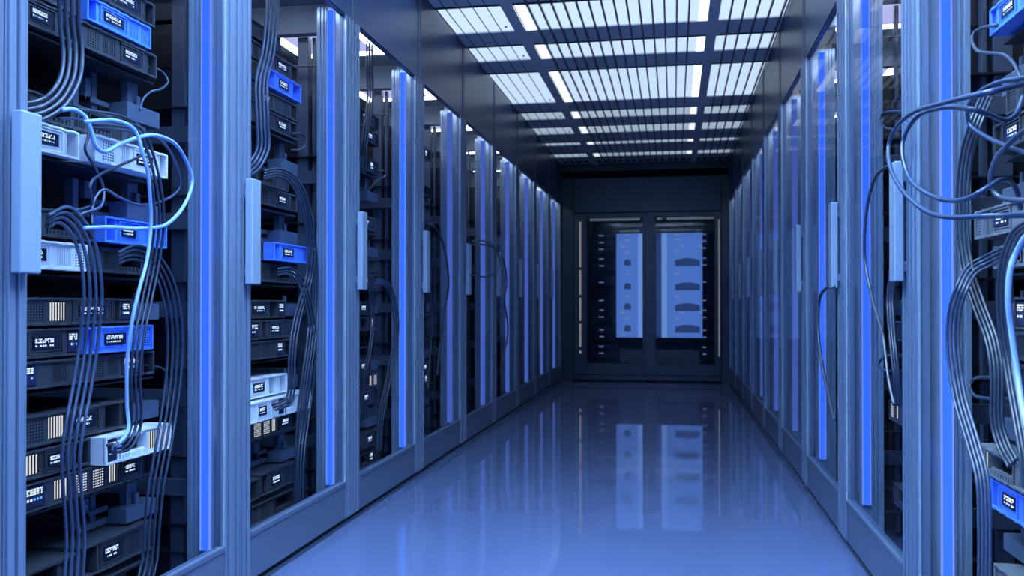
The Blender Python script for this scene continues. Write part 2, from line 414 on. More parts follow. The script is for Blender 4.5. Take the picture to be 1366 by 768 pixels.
def make_unit(side, y0, y1, z0, z1, mods, col='dark', face=.182, out=0.0, detail=True, depth=.42):
    s = -1 if side == 'L' else 1
    sx = XL if side == 'L' else XR
    rnd = random.Random(int(y0 * 1000) * 7 + int(z0 * 1000))
    w_, h = y1 - y0, z1 - z0 - .004
    t = empty('server_unit', (sx + s * (face - out), y0, z0))
    body = M[col]
    m = MB(s)
    # open-fronted case
    m.box((.0, 0, 0), (depth, w_, .003)); m.box((0, 0, h - .003), (depth, w_, h)); m.box((0, 0, .003), (depth, .003, h - .003)); m.box((0, w_ - .003, .003), (depth, w_, h - .003)); m.box((depth - .003, 0, 0), (depth, w_, h))
    m.ring(-.006, .004, 0, w_, 0, h, .006, tz=.0065)
    # small ribs along the top and bottom lips
    n = max(3, int(w_ / .05))
    for k in range(n):
        a = w_ * (k + .3) / n
        m.box((-.0075, a, h - .005), (-.004, a + w_ / n * .45, h + .001)); m.box((-.0075, a, -.001), (-.004, a + w_ / n * .45, .005))
    cur = .006
    for code, a, b in sorted(mods, key=lambda q: q[1]):
        a, b = a - y0, b - y0
        if a > cur: m.box((.0, cur, .0065), (.008, a, h - .0065))
        if code in 'BC':
            m.box((-.003, a, .0065), (.06, a + .003, h - .0065)); m.box((-.003, b - .003, .0065), (.06, b, h - .0065))
        cur = max(cur, b)
    if cur < w_ - .006: m.box((0, cur, .0065), (.008, w_ - .006, h - .0065))
    m.build('chassis', body, t, bevel=.001 if detail else 0)
    for code, a, b in mods:
        a, b = a - y0, b - y0
        w2 = b - a
        if code == 'D':
            m = MB(s); m.box((.002, a, .0065), (.008, b, h - .0065)); m.ring(-.004, .003, a + .003, b - .003, .008, h - .008, .004); m.ring(-.002, .003, a + .012, b - .012, .016, h - .016, .003)
            m.build('bezel', body, t)
            sa, sb, sz0, sz1 = a + w2 * .17, b - w2 * .17, h * .29, h * .72
            d = MB(s).box((-.0035, sa, sz0), (.001, sb, sz1)).build('display', M['screen'], t)
            m = MB(s); leds(m, sa + .004, sb - .016, sz0 + .006, sz1 - .004, -.0037, 8 if w2 > .08 else 5, rnd)
            m.build('indicator_light', [M['led'], M['led_cyan']], d)
        elif code == 'P':
            d = MB(s).box((-.002, a, .010), (.006, b, h - .010)).build('display', M['navy_panel'], t)
            m = MB(s); leds(m, a + w2 * .12, b - w2 * .12, h * .34, h * .80, -.0022, 5, rnd); m.build('indicator_light', [M['led'], M['led_cyan']], d)
        elif code in 'VW':
            m = MB(s); m.box((.008, a, .0065), (.011, b, h - .0065), 1)
            n = max(3, round(w2 / (.009 if code == 'V' else .0115)))
            for k in range(n):
                q = a + w2 * (k + .25) / n
                m.box((.0 if code == 'V' else .0068, q, .012), (.008, q + w2 / n * (.48 if code == 'V' else .36), h - .012), 0)
            m.box((0, a, .0065), (.008, b, .012), 2); m.box((0, a, h - .012), (.008, b, h - .0065), 2)
            m.build('vent_grille' if code == 'V' else 'lit_vent', [body if code == 'V' else (M['lit']), M['hole'], body], t)
        elif code in 'HL':
            m = MB(s); m.box((.0, a, .0065), (.008, b, h - .0065), 0)
            nr = 7; nc = max(3, round(w2 / .0105)) if detail else 3
            for r_ in range(nr):
                zz = .010 + (h - .022) * (r_ + .25) / nr
                for k in range(nc):
                    q = a + w2 * (k + .25) / nc
                    m.box((-.0006, q, zz), (.0005, q + w2 / nc * (.42 if code == 'H' else .55), zz + (h - .022) / nr * .5), 1)
            m.build('perforated_panel', [body, M['hole'] if code == 'H' else M['lit']], t)
        elif code == 'C':
            m = MB(s); m.box((.004, a + .003, .0065), (.012, b - .003, h * .30), 0); m.box((.03, a + .003, h * .30), (.034, b - .003, h - .0065), 1)
            m.ring(-.004, .004, a, b, .0065, h - .0065, .004)
            n = max(3, round(w2 / .02))
            for k in range(n):
                q = a + .005 + (w2 - .01) * (k + .1) / n
                m.box((-.006, q, .008), (.006, q + (w2 - .01) / n * .62, h * .26), 0); m.box((.0, q, h * .80), (.008, q + (w2 - .01) / n * .62, h - .008), 0)
            m.build('port_bay', [body, M['hole']], t)
    return t

U = []   # side, cabinet, z0, z1, y0, y1, modules, colour, outward step, label
def u(side, k, z0, z1, y0, y1, mods, col='dark', out=0.0, label=''):
    mm = [(q.split()[0], float(q.split()[1]), float(q.split()[2])) for q in mods.split(',')] if mods else []
    U.append((side, k, z0, z1, y0, y1, mm, col, out, label))
# nearest left cabinet, from the top shelf down
u('L',0,2.05,2.13,.20,.87,'V .28 .40,H .42 .48,V .50 .62,D .66 .80,B .82 .865','dark',0,'black server unit at the very top of the nearest left cabinet')
u('L',0,1.885,1.962,.20,.87,'V .25 .34,H .36 .42,V .44 .50,V .54 .64,D .655 .80,B .817 .865','dark',0,'black server unit resting directly on the top blue unit, nearest left cabinet')
u('L',0,1.803,1.881,.20,.50,'V .26 .34,V .36 .46','dark',0,'plain black unit beside the top blue unit, behind hanging cables')
u('L',0,1.803,1.876,.516,.829,'B .522 .560,D .575 .712,V .722 .772,H .782 .824','blue',.012,'bright blue server unit topmost in the nearest left cabinet')
u('L',0,1.722,1.799,.20,.478,'D .29 .405,B .43 .472','dark',0,'black unit with lit display beside the hanging cables, nearest left cabinet')
u('L',0,1.722,1.799,.490,.871,'H .53 .585,V .605 .665,D .682 .802,B .824 .867','dark',.006,'black server unit directly under the top blue unit, nearest left cabinet')
u('L',0,1.487,1.562,.20,.835,'V .24 .32,C .37 .48,V .50 .54,C .56 .66,V .67 .72,H .75 .81','dark',-.01,'black port unit above the two white units')
u('L',0,1.400,1.480,.20,.485,'D .295 .425,B .432 .481','white',.01,'white server unit with lit display behind the door handle')
u('L',0,1.400,1.480,.505,.871,'H .545 .60,V .632 .675,D .69 .812,B .826 .867','white',.045,'white server unit crossed by cables with perforated panel and display')
u('L',0,1.180,1.258,.20,.565,'V .25 .29,V .315 .35,C .375 .485,V .49 .515,B .52 .56','dark',0,'black unit with four cables coming out, left of the middle blue unit')
u('L',0,1.180,1.258,.572,.893,'B .582 .625,D .64 .745,V .78 .825,H .845 .888','blue',.03,'bright blue server unit in the middle, behind the wide pale cable loop')
u('L',0,1.093,1.172,.20,.523,'D .27 .375,V .405 .46,H .475 .518','white',.01,'white server unit with perforated end under the black cable unit')
u('L',0,1.093,1.172,.530,.871,'H .54 .60,V .615 .68,C .695 .80,P .82 .86','dark',0,'black port unit under the middle blue unit with cables arching right')
u('L',0,.945,1.022,.20,.752,'H .30 .365,W .385 .46,D .475 .66,B .665 .695,P .702 .746','dark',0,'black unit with white lit vent and two displays, above the lower blue row')
u('L',0,.860,.940,.20,.509,'D .30 .44,P .458 .503','dark',0,'black unit with two lit displays left of the lowest blue unit')
u('L',0,.860,.940,.516,.846,'B .522 .562,D .58 .73,V .745 .785,H .797 .84','blue',.012,'bright blue server unit lowest in the nearest left cabinet')
u('L',0,.780,.856,.20,.871,'P .25 .335,V .40 .46,H .485 .54,H .575 .62,V .64 .69,P .705 .80,B .815 .867','dark',0,'black unit under the lowest blue unit in the nearest left cabinet')
u('L',0,.630,.715,.20,.758,'H .30 .365,W .38 .455,D .465 .60,B .62 .695,B .705 .753','dark',0,'black unit with lit vent just above the lowest white unit')
u('L',0,.546,.625,.20,.553,'W .295 .355,D .365 .475,B .49 .548','dark',0,'black unit with bright vent left of the lowest white unit')
u('L',0,.541,.625,.559,.896,'P .572 .615,C .63 .765,W .775 .825,L .84 .89','white',.045,'white port unit with lit vents, lowest white in the nearest left cabinet')
u('L',0,.462,.541,.20,.871,'P .29 .37,W .405 .47,L .495 .545,L .57 .62,W .645 .69,D .70 .805,B .82 .866','dark',0,'black unit with two lit dot panels beneath the lowest white unit')
u('L',0,.225,.310,.20,.512,'B .30 .42,V .44 .50','dark',0,'low black unit near the floor, beside its cabled twin')
u('L',0,.225,.318,.520,.871,'B .53 .59,D .60 .725,V .745 .81,H .825 .866','dark',0,'low black unit with single lit display near the floor, nearest left cabinet')
u('L',0,.122,.205,.20,.871,'H .30 .38,V .42 .54,C .57 .70,C .72 .84','dark',0,'black unit lowest in the nearest left cabinet')
# second left cabinet
u('L',1,2.06,2.13,.20,.70,'V .3 .4,H .42 .5,V .52 .6','dark',0,'black unit topmost in the second left cabinet')
u('L',1,1.975,2.048,.20,.871,'H .46 .50,V .52 .58,H .59 .63,D .655 .80,B .815 .867','dark',0,'black unit resting on the blue one high in the second left cabinet')
u('L',1,1.890,1.968,.20,.535,'H .44 .50','dark',0,'black unit end left of the high blue unit, second left cabinet')
u('L',1,1.890,1.970,.545,.885,'B .56 .62,D .645 .78,B .80 .88','blue',.012,'blue server unit high in the second left cabinet')
u('L',1,1.803,1.880,.20,.871,'H .44 .49,D .50 .63,V .66 .71,H .735 .79,B .81 .867','dark',0,'black unit directly under the high blue unit, second left cabinet')
u('L',1,1.722,1.799,.20,.871,'H .50 .56,V .585 .64,D .66 .79,B .81 .867','dark',0,'black unit fifth from the top in the second left cabinet')
u('L',1,1.487,1.560,.20,.80,'V .44 .50,C .53 .65,V .66 .70,H .72 .79','dark',-.01,'black port unit with cables arching out, second left cabinet')
u('L',1,1.405,1.483,.20,.871,'H .53 .59,V .61 .655,D .67 .79,B .815 .867','dark',0,'black unit beneath the upper port unit, second left cabinet')
u('L',1,1.180,1.258,.20,.540,'B .42 .47,B .48 .53','dark',0,'black unit with two bays left of the middle blue unit, second cabinet')
u('L',1,1.180,1.258,.552,.940,'B .565 .615,D .63 .77,V .79 .84,H .86 .93','blue',.04,'blue server unit in the middle of the second left cabinet')
u('L',1,1.093,1.172,.20,.871,'H .44 .50,H .53 .59,V .61 .66,C .68 .80,P .82 .862','dark',0,'black port unit under the middle blue unit, second left cabinet')
u('L',1,.945,1.022,.20,.748,'D .43 .60,B .60 .68,P .69 .742','dark',0,'black unit with two lit displays at mid height, second left cabinet')
u('L',1,.860,.940,.20,.512,'P .44 .505','dark',0,'black unit end with lit panel, second left cabinet')
u('L',1,.860,.940,.520,.871,'B .53 .58,D .60 .725,V .745 .79,H .81 .866','dark',0,'black unit with centred lit display, second left cabinet')
u('L',1,.780,.856,.20,.871,'H .45 .51,H .54 .60,V .62 .67,P .68 .73,B .75 .865','dark',0,'black unit with one tiny light above the white pair, second left cabinet')
u('L',1,.630,.712,.20,.748,'D .42 .56,B .575 .65,B .675 .742','white',.01,'upper white server unit of the second left cabinet')
u('L',1,.543,.625,.20,.916,'D .40 .50,B .53 .58,P .60 .645,C .66 .77,W .79 .835,L .855 .91','white',.045,'lower white server unit with cables and lit vent, second left cabinet')
u('L',1,.462,.541,.20,.871,'L .47 .53,L .555 .61,W .635 .68,D .70 .82,B .825 .867','dark',0,'black unit with lit dot panels under the white pair, second left cabinet')
u('L',1,.225,.310,.20,.512,'B .42 .50','dark',0,'low black unit end in the second left cabinet')
u('L',1,.225,.318,.520,.871,'B .53 .59,D .61 .735,V .75 .81,H .825 .866','dark',0,'low black unit with lit display in the second left cabinet')
u('L',1,.122,.205,.20,.871,'V .42 .50,V .53 .62,C .66 .84','dark',0,'black unit lowest in the second left cabinet')
# nearest right cabinet
u('R',0,1.722,1.796,.20,.856,'B .812 .850,D .67 .795,V .60 .65,H .52 .58','blue',.005,'bright blue server unit at the top of the nearest right cabinet')
u('R',0,1.487,1.570,.20,.750,'H .70 .742,V .62 .68,D .48 .60','dark',0,'black unit with perforated end under the top blue unit, right side')
u('R',0,1.400,1.481,.20,.846,'B .795 .840,D .66 .785,V .58 .64','dark',0,'black unit with lit display between cable loops, right side')
u('R',0,1.180,1.260,.20,.938,'H .900 .933,V .858 .885,B .825 .850,D .67 .815','grey',.02,'grey unit with vent and lit display, sticking out of the nearest right cabinet')
u('R',0,1.095,1.158,.20,.852,'V .80 .845,C .66 .78,V .55 .62','grey',0,'grey port unit directly beneath the protruding grey unit, right side')
u('R',0,.938,1.022,.20,.702,'P .640 .696,V .56 .61','dark',0,'short unit with navy lit panel at the right edge')
u('R',0,.862,.934,.20,.856,'V .80 .85,B .72 .78,V .63 .70','dark',0,'dark unit with open bay below the navy panel, right side')
u('R',0,.782,.856,.20,.856,'V .78 .85,H .70 .75,D .55 .67','dark',0,'dark unit below the middle bay unit, nearest right cabinet')
u('R',0,.545,.620,.20,.940,'L .895 .932,W .855 .885,C .66 .84,V .56 .63','grey',.02,'grey unit with lit vents resting on the lower blue unit, right side')
u('R',0,.461,.541,.20,.846,'B .795 .84,D .655 .785,V .58 .63','blue',.012,'blue server unit low in the nearest right cabinet')
u('R',0,.225,.310,.20,.856,'V .80 .85,D .62 .76','grey',0,'low grey unit near the floor, nearest right cabinet')
rows = [(2.06, 2.135), (1.975, 2.05), (1.885, 1.962), (1.722, 1.799), (1.405, 1.483), (1.18, 1.258), (1.093, 1.172), (.945, 1.022), (.86, .94), (.63, .712), (.545, .625), (.462, .541), (.225, .31), (.122, .205)]
LAY = ['V .50 .56,D .60 .74,H .76 .80,B .81 .867', 'H .52 .60,V .62 .68,D .69 .80,B .815 .867', 'V .50 .58,C .60 .72,P .74 .79,H .80 .86', 'B .52 .58,D .61 .75,V .76 .82', 'H .52 .60,P .62 .68,C .70 .80,B .815 .867']
for side, k, idx in (('L', 2, (1, 2, 3, 4, 5, 6, 7, 8, 9, 10, 11, 12, 13)), ('L', 3, (1, 3, 5, 6, 7, 8, 10, 11, 12)), ('L', 4, (3, 5, 7, 9, 11)), ('L', 5, (3, 6, 8, 11)), ('L', 6, (4, 6, 9)), ('L', 7, (5, 8)),
                     ('R', 1, (3, 4, 5, 6, 7, 8, 10, 12)), ('R', 2, (3, 5, 6, 8, 10, 11)), ('R', 3, (3, 6, 9))):
    word = 'left' if side == 'L' else 'right'
    for j, i in enumerate(idx):
        lay = LAY[(i + k * 2) % 5]
        if side == 'L' and k == 2 and i == 10: lay = 'H .52 .58,C .60 .72,W .74 .79,L .81 .86'
        if side == 'R' and k == 1 and i == 10: lay = 'V .5 .6,W .82 .87,L .89 .93'
        y1 = .94 if side == 'R' and k == 1 and i == 10 else .871
        if i in (7, 9):
            y1 = .75; lay = 'V .50 .56,D .58 .70,B .71 .745'
        nth = 'topmost' if j == 0 else ('lowest' if j == len(idx) - 1 else WORDS[j] + ' from the top')
        u(side, k, *rows[i], .20, y1, lay, 'dark', 0, f'black server unit in the {WORDS[k]} {word} cabinet, {nth}')
for side, k, z0, z1, y0, y1, mods, col, out, label in U:
    Y0 = SEAM0 + PITCH * k
    o = make_unit(side, y0 + Y0, y1 + Y0, z0, z1, [(c, a + Y0, b + Y0) for c, a, b in mods], col, .182 if side == 'L' else .157, out, detail=(k <= 1))
    tag(o, label, 'server', ('server units of the left row' if side == 'L' else 'server units of the right row'))

# ------------------------------------------------------------------ racks behind the end doors
def end_rack(x0, x1, word):
    t = tag(empty('server_rack', ((x0 + x1) / 2, 12.0, 0)), f'dim open server rack standing behind the {word} glass door', 'rack')
    cx = (x0 + x1) / 2
    for xx in (x0, cx + .0, x1 - .04):
        MB().box((xx - cx, 0, 0), (xx - cx + .04, .05, 2.1)).build('rack_post', M['end_rack'], t)
    for z in (.30, .52, .78, 1.00, 1.24, 1.46, 1.68, 2.0):
        MB().box((x0 - cx, .03, z - .012), (x1 - cx, .6, z)).build('shelf', M['end_rack'], t)
    MB().box((x0 - cx, .62, 0), (x1 - cx, .64, 2.1)).build('back_panel', M['black'], t)
zs = [.31, .40, .53, .62, .79, .88, 1.01, 1.25, 1.47, 1.56, 1.69, 1.78, 1.87]
def far_unit():
    t = empty('server_unit', (0, 0, 0))
    m = MB(); m.box((-.14, 0, 0), (.14, .4, .075)); m.box((-.145, -.006, -.001), (.145, .002, .006)); m.box((-.145, -.006, .069), (.145, .002, .076)); m.box((-.145, -.006, 0), (-.135, .002, .075)); m.box((.135, -.006, 0), (.145, .002, .075))
    for k in range(6): m.box((.06 + k * .011, -.003, .012), (.065 + k * .011, .001, .063))
    m.build('chassis', M['end_rack'], t)
    d = MB().box((-.075, -.004, .02), (.005, .001, .055)).build('display', M['screen'], t)
    m = MB()
    for k in range(7): m.box((-.068 + k * .009, -.0055, .034), (-.0625 + k * .009, -.004, .050))
    m.build('indicator_light', M['marker'], d)
    return t
fu = None
for word, x0, x1 in (('left', -1.11, -.41), ('right', -.235, .62)):
    end_rack(x0, x1, word)
    for c_, cx in enumerate(((x0 + .20,) if word == 'left' else (x1 - .20,))):
        for j, z in enumerate(zs):
            if fu is None: fu = o = far_unit()
            else: o = copy_tree(fu)
            o.location = (cx + (.004 if j % 3 == 2 else 0), 11.985, z + .003)
            tag(o, f'far server unit behind the {word} end door, {"lowest" if j == 0 else WORDS[j] + " from the bottom"}', 'server', 'server units behind the end doors')

def added_glow(word, x0, x1, strips, slots, marks):  # added emissive panel imitating the bright reflected rectangle on the end glass
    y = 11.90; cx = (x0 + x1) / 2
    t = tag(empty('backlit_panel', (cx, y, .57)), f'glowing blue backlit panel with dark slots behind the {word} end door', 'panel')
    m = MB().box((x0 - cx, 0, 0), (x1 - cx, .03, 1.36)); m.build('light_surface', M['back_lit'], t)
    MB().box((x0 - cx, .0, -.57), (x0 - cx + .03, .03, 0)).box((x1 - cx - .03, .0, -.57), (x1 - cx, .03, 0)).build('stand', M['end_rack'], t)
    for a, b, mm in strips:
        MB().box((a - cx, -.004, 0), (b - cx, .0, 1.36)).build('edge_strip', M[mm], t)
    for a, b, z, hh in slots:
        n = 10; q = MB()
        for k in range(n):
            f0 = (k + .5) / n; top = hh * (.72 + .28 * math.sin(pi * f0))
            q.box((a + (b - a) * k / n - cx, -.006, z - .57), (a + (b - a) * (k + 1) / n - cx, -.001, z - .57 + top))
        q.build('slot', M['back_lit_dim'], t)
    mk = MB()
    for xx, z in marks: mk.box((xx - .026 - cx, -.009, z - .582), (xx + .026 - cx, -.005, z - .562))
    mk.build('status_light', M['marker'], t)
added_glow('left', -.745, -.405, [(-.462, -.405, 'back_lit_pale')], [(-.645, -.555, z, .085) for z in (1.51, 1.20, .935, .65)],
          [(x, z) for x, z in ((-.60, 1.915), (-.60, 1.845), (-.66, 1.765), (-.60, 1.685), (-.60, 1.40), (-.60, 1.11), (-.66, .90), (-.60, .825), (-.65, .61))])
added_glow('right', -.236, .362, [(-.236, -.158, 'back_lit_dim'), (-.158, -.09, 'back_lit_pale')] , [(.015, .33, z, .105) for z in (1.50, 1.185, .915, .635)],
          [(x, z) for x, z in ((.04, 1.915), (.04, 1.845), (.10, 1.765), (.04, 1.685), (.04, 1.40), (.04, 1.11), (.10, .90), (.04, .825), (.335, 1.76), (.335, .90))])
CABLES = [
 ('network_cable','L',0,0.0062,'dark','cable hanging from the top and curling away above the white servers','cable bundle hanging in the first left cabinet',0,4,[(-1.578,2.096,1.841),(-1.588,2.115,1.74),(-1.583,2.121,1.662),(-1.571,2.096,1.596),(-1.569,2.059,1.545),(-1.58,2.023,1.514),(-1.588,1.967,1.495)]),
 ('network_cable','L',0,0.0062,'dark','cable hanging from the top and curling away above the white servers','cable bundle hanging in the first left cabinet',1,4,[(-1.572,2.113,1.847),(-1.582,2.132,1.746),(-1.577,2.138,1.667),(-1.565,2.112,1.596),(-1.563,2.069,1.536),(-1.574,2.024,1.499),(-1.582,1.963,1.478)]),
 ('network_cable','L',0,0.0062,'dark','cable hanging from the top and curling away above the white servers','cable bundle hanging in the first left cabinet',2,4,[(-1.566,2.13,1.853),(-1.576,2.149,1.752),(-1.571,2.155,1.672),(-1.559,2.128,1.595),(-1.557,2.079,1.527),(-1.568,2.024,1.484),(-1.576,1.959,1.462)]),
 ('network_cable','L',0,0.0062,'dark','cable hanging from the top and curling away above the white servers','cable bundle hanging in the first left cabinet',3,4,[(-1.56,2.148,1.86),(-1.57,2.167,1.758),(-1.565,2.173,1.677),(-1.553,2.144,1.594),(-1.551,2.09,1.519),(-1.562,2.025,1.469),(-1.57,1.955,1.445)]),
 ('network_cable','L',0,0.0058,'light','pale blue cable making the widest loop past the servers','loops in the first left cabinet',0,1,[(-1.528,2.044,1.494),(-1.538,2.101,1.508),(-1.533,2.14,1.497),(-1.521,2.151,1.459),(-1.519,2.167,1.422),(-1.53,2.224,1.418),(-1.538,2.304,1.453),(-1.531,2.383,1.486),(-1.52,2.45,1.504),(-1.52,2.553,1.498),(-1.532,2.643,1.457),(-1.538,2.689,1.403),(-1.529,2.646,1.338),(-1.519,2.563,1.274),(-1.522,2.485,1.235),(-1.534,2.369,1.219),(-1.537,2.268,1.215),(-1.527,2.131,1.201)]),
 ('network_cable','L',0,0.0042,'mid','thin cable hanging in an S between white and blue servers','loops in the first left cabinet',0,1,[(-1.558,2.073,1.478),(-1.568,2.151,1.494),(-1.563,2.197,1.491),(-1.551,2.18,1.451),(-1.549,2.165,1.413),(-1.56,2.219,1.377),(-1.568,2.263,1.34),(-1.561,2.263,1.3),(-1.55,2.23,1.267),(-1.55,2.182,1.25),(-1.562,2.143,1.234)]),
 ('network_cable','L',0,0.0042,'dark','dark cable crossing the white server display','loops in the first left cabinet',0,1,[(-1.548,2.109,1.511),(-1.558,2.264,1.534),(-1.553,2.362,1.537),(-1.541,2.41,1.515),(-1.539,2.438,1.476),(-1.55,2.424,1.441),(-1.558,2.334,1.398),(-1.551,2.229,1.355),(-1.54,2.174,1.321),(-1.54,2.181,1.284),(-1.552,2.191,1.265),(-1.558,2.137,1.248)]),
 ('network_cable','L',0,0.0042,'mid','thin cable looping inside the wide pale loop','loops in the first left cabinet',0,1,[(-1.558,2.174,1.487),(-1.568,2.313,1.51),(-1.563,2.433,1.512),(-1.551,2.533,1.502),(-1.549,2.605,1.451),(-1.56,2.655,1.387),(-1.568,2.628,1.348),(-1.561,2.529,1.313),(-1.55,2.412,1.293),(-1.55,2.322,1.303),(-1.562,2.271,1.32),(-1.568,2.239,1.298),(-1.559,2.207,1.253),(-1.549,2.196,1.215)]),
 ('network_cable','L',0,0.0052,'light','pale blue cable falling from upper servers to the white lower one','falling cables in the first left cabinet',0,1,[(-1.503,2.098,1.473),(-1.513,2.232,1.505),(-1.508,2.322,1.497),(-1.496,2.347,1.431),(-1.494,2.37,1.376),(-1.505,2.399,1.298),(-1.513,2.415,1.233),(-1.506,2.386,1.133),(-1.495,2.33,1.045),(-1.495,2.295,0.95),(-1.507,2.292,0.845),(-1.513,2.301,0.717),(-1.504,2.295,0.659),(-1.494,2.254,0.63),(-1.497,2.209,0.61)]),
 ('network_cable','L',0,0.0042,'dark','dark cable falling to the white lower server','falling cables in the first left cabinet',0,3,[(-1.528,2.156,1.47),(-1.538,2.299,1.492),(-1.533,2.368,1.49),(-1.521,2.402,1.419),(-1.519,2.437,1.324),(-1.53,2.462,1.238),(-1.538,2.451,1.125),(-1.531,2.402,1.013),(-1.52,2.347,0.906),(-1.52,2.33,0.799),(-1.532,2.356,0.69),(-1.538,2.353,0.638),(-1.529,2.304,0.611),(-1.519,2.221,0.617)]),
 ('network_cable','L',0,0.0042,'dark','dark cable falling to the white lower server','falling cables in the first left cabinet',1,3,[(-1.532,2.163,1.482),(-1.542,2.309,1.504),(-1.537,2.392,1.502),(-1.525,2.43,1.427),(-1.523,2.467,1.33),(-1.534,2.493,1.24),(-1.542,2.481,1.124),(-1.535,2.431,1.011),(-1.524,2.375,0.903),(-1.524,2.358,0.797),(-1.536,2.384,0.686),(-1.542,2.38,0.63),(-1.533,2.324,0.598),(-1.523,2.233,0.606)]),
 ('network_cable','L',0,0.0042,'dark','dark cable falling to the white lower server','falling cables in the first left cabinet',2,3,[(-1.536,2.17,1.493),(-1.546,2.319,1.517),(-1.541,2.417,1.514),(-1.529,2.459,1.436),(-1.527,2.497,1.335),(-1.538,2.524,1.242),(-1.546,2.511,1.124),(-1.539,2.46,1.008),(-1.528,2.404,0.9),(-1.528,2.387,0.794),(-1.54,2.413,0.682),(-1.546,2.408,0.622),(-1.537,2.344,0.585),(-1.527,2.246,0.594)]),
 ('network_cable','L',0,0.0046,'mid','cable arching out of the upper black server and down','arching cables in the first left cabinet',0,4,[(-1.558,2.028,1.196),(-1.568,2.091,1.212),(-1.563,2.135,1.18),(-1.551,2.149,1.121),(-1.549,2.162,1.032),(-1.56,2.168,0.952),(-1.568,2.166,0.872),(-1.561,2.133,0.775),(-1.55,2.093,0.691),(-1.55,2.077,0.606),(-1.562,2.101,0.504),(-1.568,2.121,0.382),(-1.559,2.097,0.252)]),
 ('network_cable','L',0,0.0046,'mid','cable arching out of the upper black server and down','arching cables in the first left cabinet',1,4,[(-1.554,2.024,1.205),(-1.564,2.098,1.226),(-1.559,2.151,1.189),(-1.547,2.168,1.125),(-1.545,2.181,1.033),(-1.556,2.187,0.95),(-1.564,2.186,0.868),(-1.557,2.151,0.77),(-1.546,2.111,0.686),(-1.546,2.095,0.603),(-1.558,2.12,0.501),(-1.564,2.139,0.377),(-1.555,2.115,0.245)]),
 ('network_cable','L',0,0.0046,'mid','cable arching out of the upper black server and down','arching cables in the first left cabinet',2,4,[(-1.55,2.021,1.214),(-1.56,2.104,1.24),(-1.555,2.167,1.198),(-1.543,2.187,1.13),(-1.541,2.201,1.033),(-1.552,2.207,0.948),(-1.56,2.205,0.865),(-1.553,2.17,0.766),(-1.542,2.13,0.682),(-1.542,2.113,0.599),(-1.554,2.138,0.499),(-1.56,2.158,0.372),(-1.551,2.134,0.239)]),
 ('network_cable','L',0,0.0046,'mid','cable arching out of the upper black server and down','arching cables in the first left cabinet',3,4,[(-1.546,2.017,1.223),(-1.556,2.111,1.254),(-1.551,2.183,1.207),(-1.539,2.206,1.134),(-1.537,2.221,1.034),(-1.548,2.227,0.946),(-1.556,2.225,0.862),(-1.549,2.189,0.761),(-1.538,2.148,0.677),(-1.538,2.132,0.596),(-1.55,2.157,0.496),(-1.556,2.178,0.368),(-1.547,2.153,0.232)]),
 ('network_cable','L',0,0.0042,'dark','cable arching right from the black port bay and down','right arching cables in the first left cabinet',0,4,[(-1.558,2.321,1.117),(-1.568,2.414,1.133),(-1.563,2.484,1.116),(-1.551,2.52,1.064),(-1.549,2.55,0.991),(-1.56,2.585,0.897),(-1.568,2.59,0.779),(-1.561,2.553,0.666),(-1.55,2.502,0.558),(-1.55,2.467,0.451),(-1.562,2.466,0.338),(-1.568,2.464,0.237),(-1.559,2.408,0.154)]),
 ('network_cable','L',0,0.0042,'dark','cable arching right from the black port bay and down','right arching cables in the first left cabinet',1,4,[(-1.554,2.316,1.127),(-1.564,2.414,1.146),(-1.559,2.495,1.127),(-1.547,2.539,1.07),(-1.545,2.57,0.993),(-1.556,2.606,0.896),(-1.564,2.611,0.776),(-1.557,2.574,0.661),(-1.546,2.521,0.552),(-1.546,2.486,0.445),(-1.558,2.485,0.332),(-1.564,2.482,0.23),(-1.555,2.426,0.145)]),
 ('network_cable','L',0,0.0042,'dark','cable arching right from the black port bay and down','right arching cables in the first left cabinet',2,4,[(-1.55,2.312,1.137),(-1.56,2.414,1.16),(-1.555,2.506,1.138),(-1.543,2.557,1.076),(-1.541,2.591,0.996),(-1.552,2.628,0.896),(-1.56,2.632,0.773),(-1.553,2.594,0.657),(-1.542,2.541,0.547),(-1.542,2.506,0.439),(-1.554,2.505,0.327),(-1.56,2.502,0.223),(-1.551,2.444,0.136)]),
 ('network_cable','L',0,0.0042,'dark','cable arching right from the black port bay and down','right arching cables in the first left cabinet',3,4,[(-1.546,2.308,1.147),(-1.556,2.414,1.174),(-1.551,2.518,1.149),(-1.539,2.576,1.082),(-1.537,2.612,0.998),(-1.548,2.65,0.895),(-1.556,2.654,0.77),(-1.549,2.615,0.652),(-1.538,2.562,0.541),(-1.538,2.525,0.433),(-1.55,2.525,0.321),(-1.556,2.521,0.215),(-1.547,2.462,0.127)]),
 ('network_cable','L',0,0.004,'mid','short curl of cable beside the topmost servers','loops in the first left cabinet',0,1,[(-1.648,2.594,1.753),(-1.658,2.663,1.769),(-1.653,2.708,1.761),(-1.641,2.715,1.733),(-1.639,2.672,1.7),(-1.65,2.63,1.681),(-1.658,2.601,1.651),(-1.651,2.574,1.612)]),
 ('network_cable','L',0,0.0035,'dark','short cable leaving the server under the lowest blue one','loops in the first left cabinet',0,1,[(-1.648,2.594,0.808),(-1.658,2.672,0.8),(-1.653,2.712,0.788),(-1.641,2.715,0.758),(-1.639,2.707,0.695)]),
 ('network_cable','L',1,0.0062,'mid','cable hanging from the top in the second left cabinet','cable bundle hanging in the second left cabinet',0,4,[(-1.588,3.347,2.253),(-1.598,3.327,2.025),(-1.593,3.253,1.864),(-1.581,3.235,1.71),(-1.579,3.237,1.609),(-1.59,3.21,1.553),(-1.598,3.164,1.52)]),
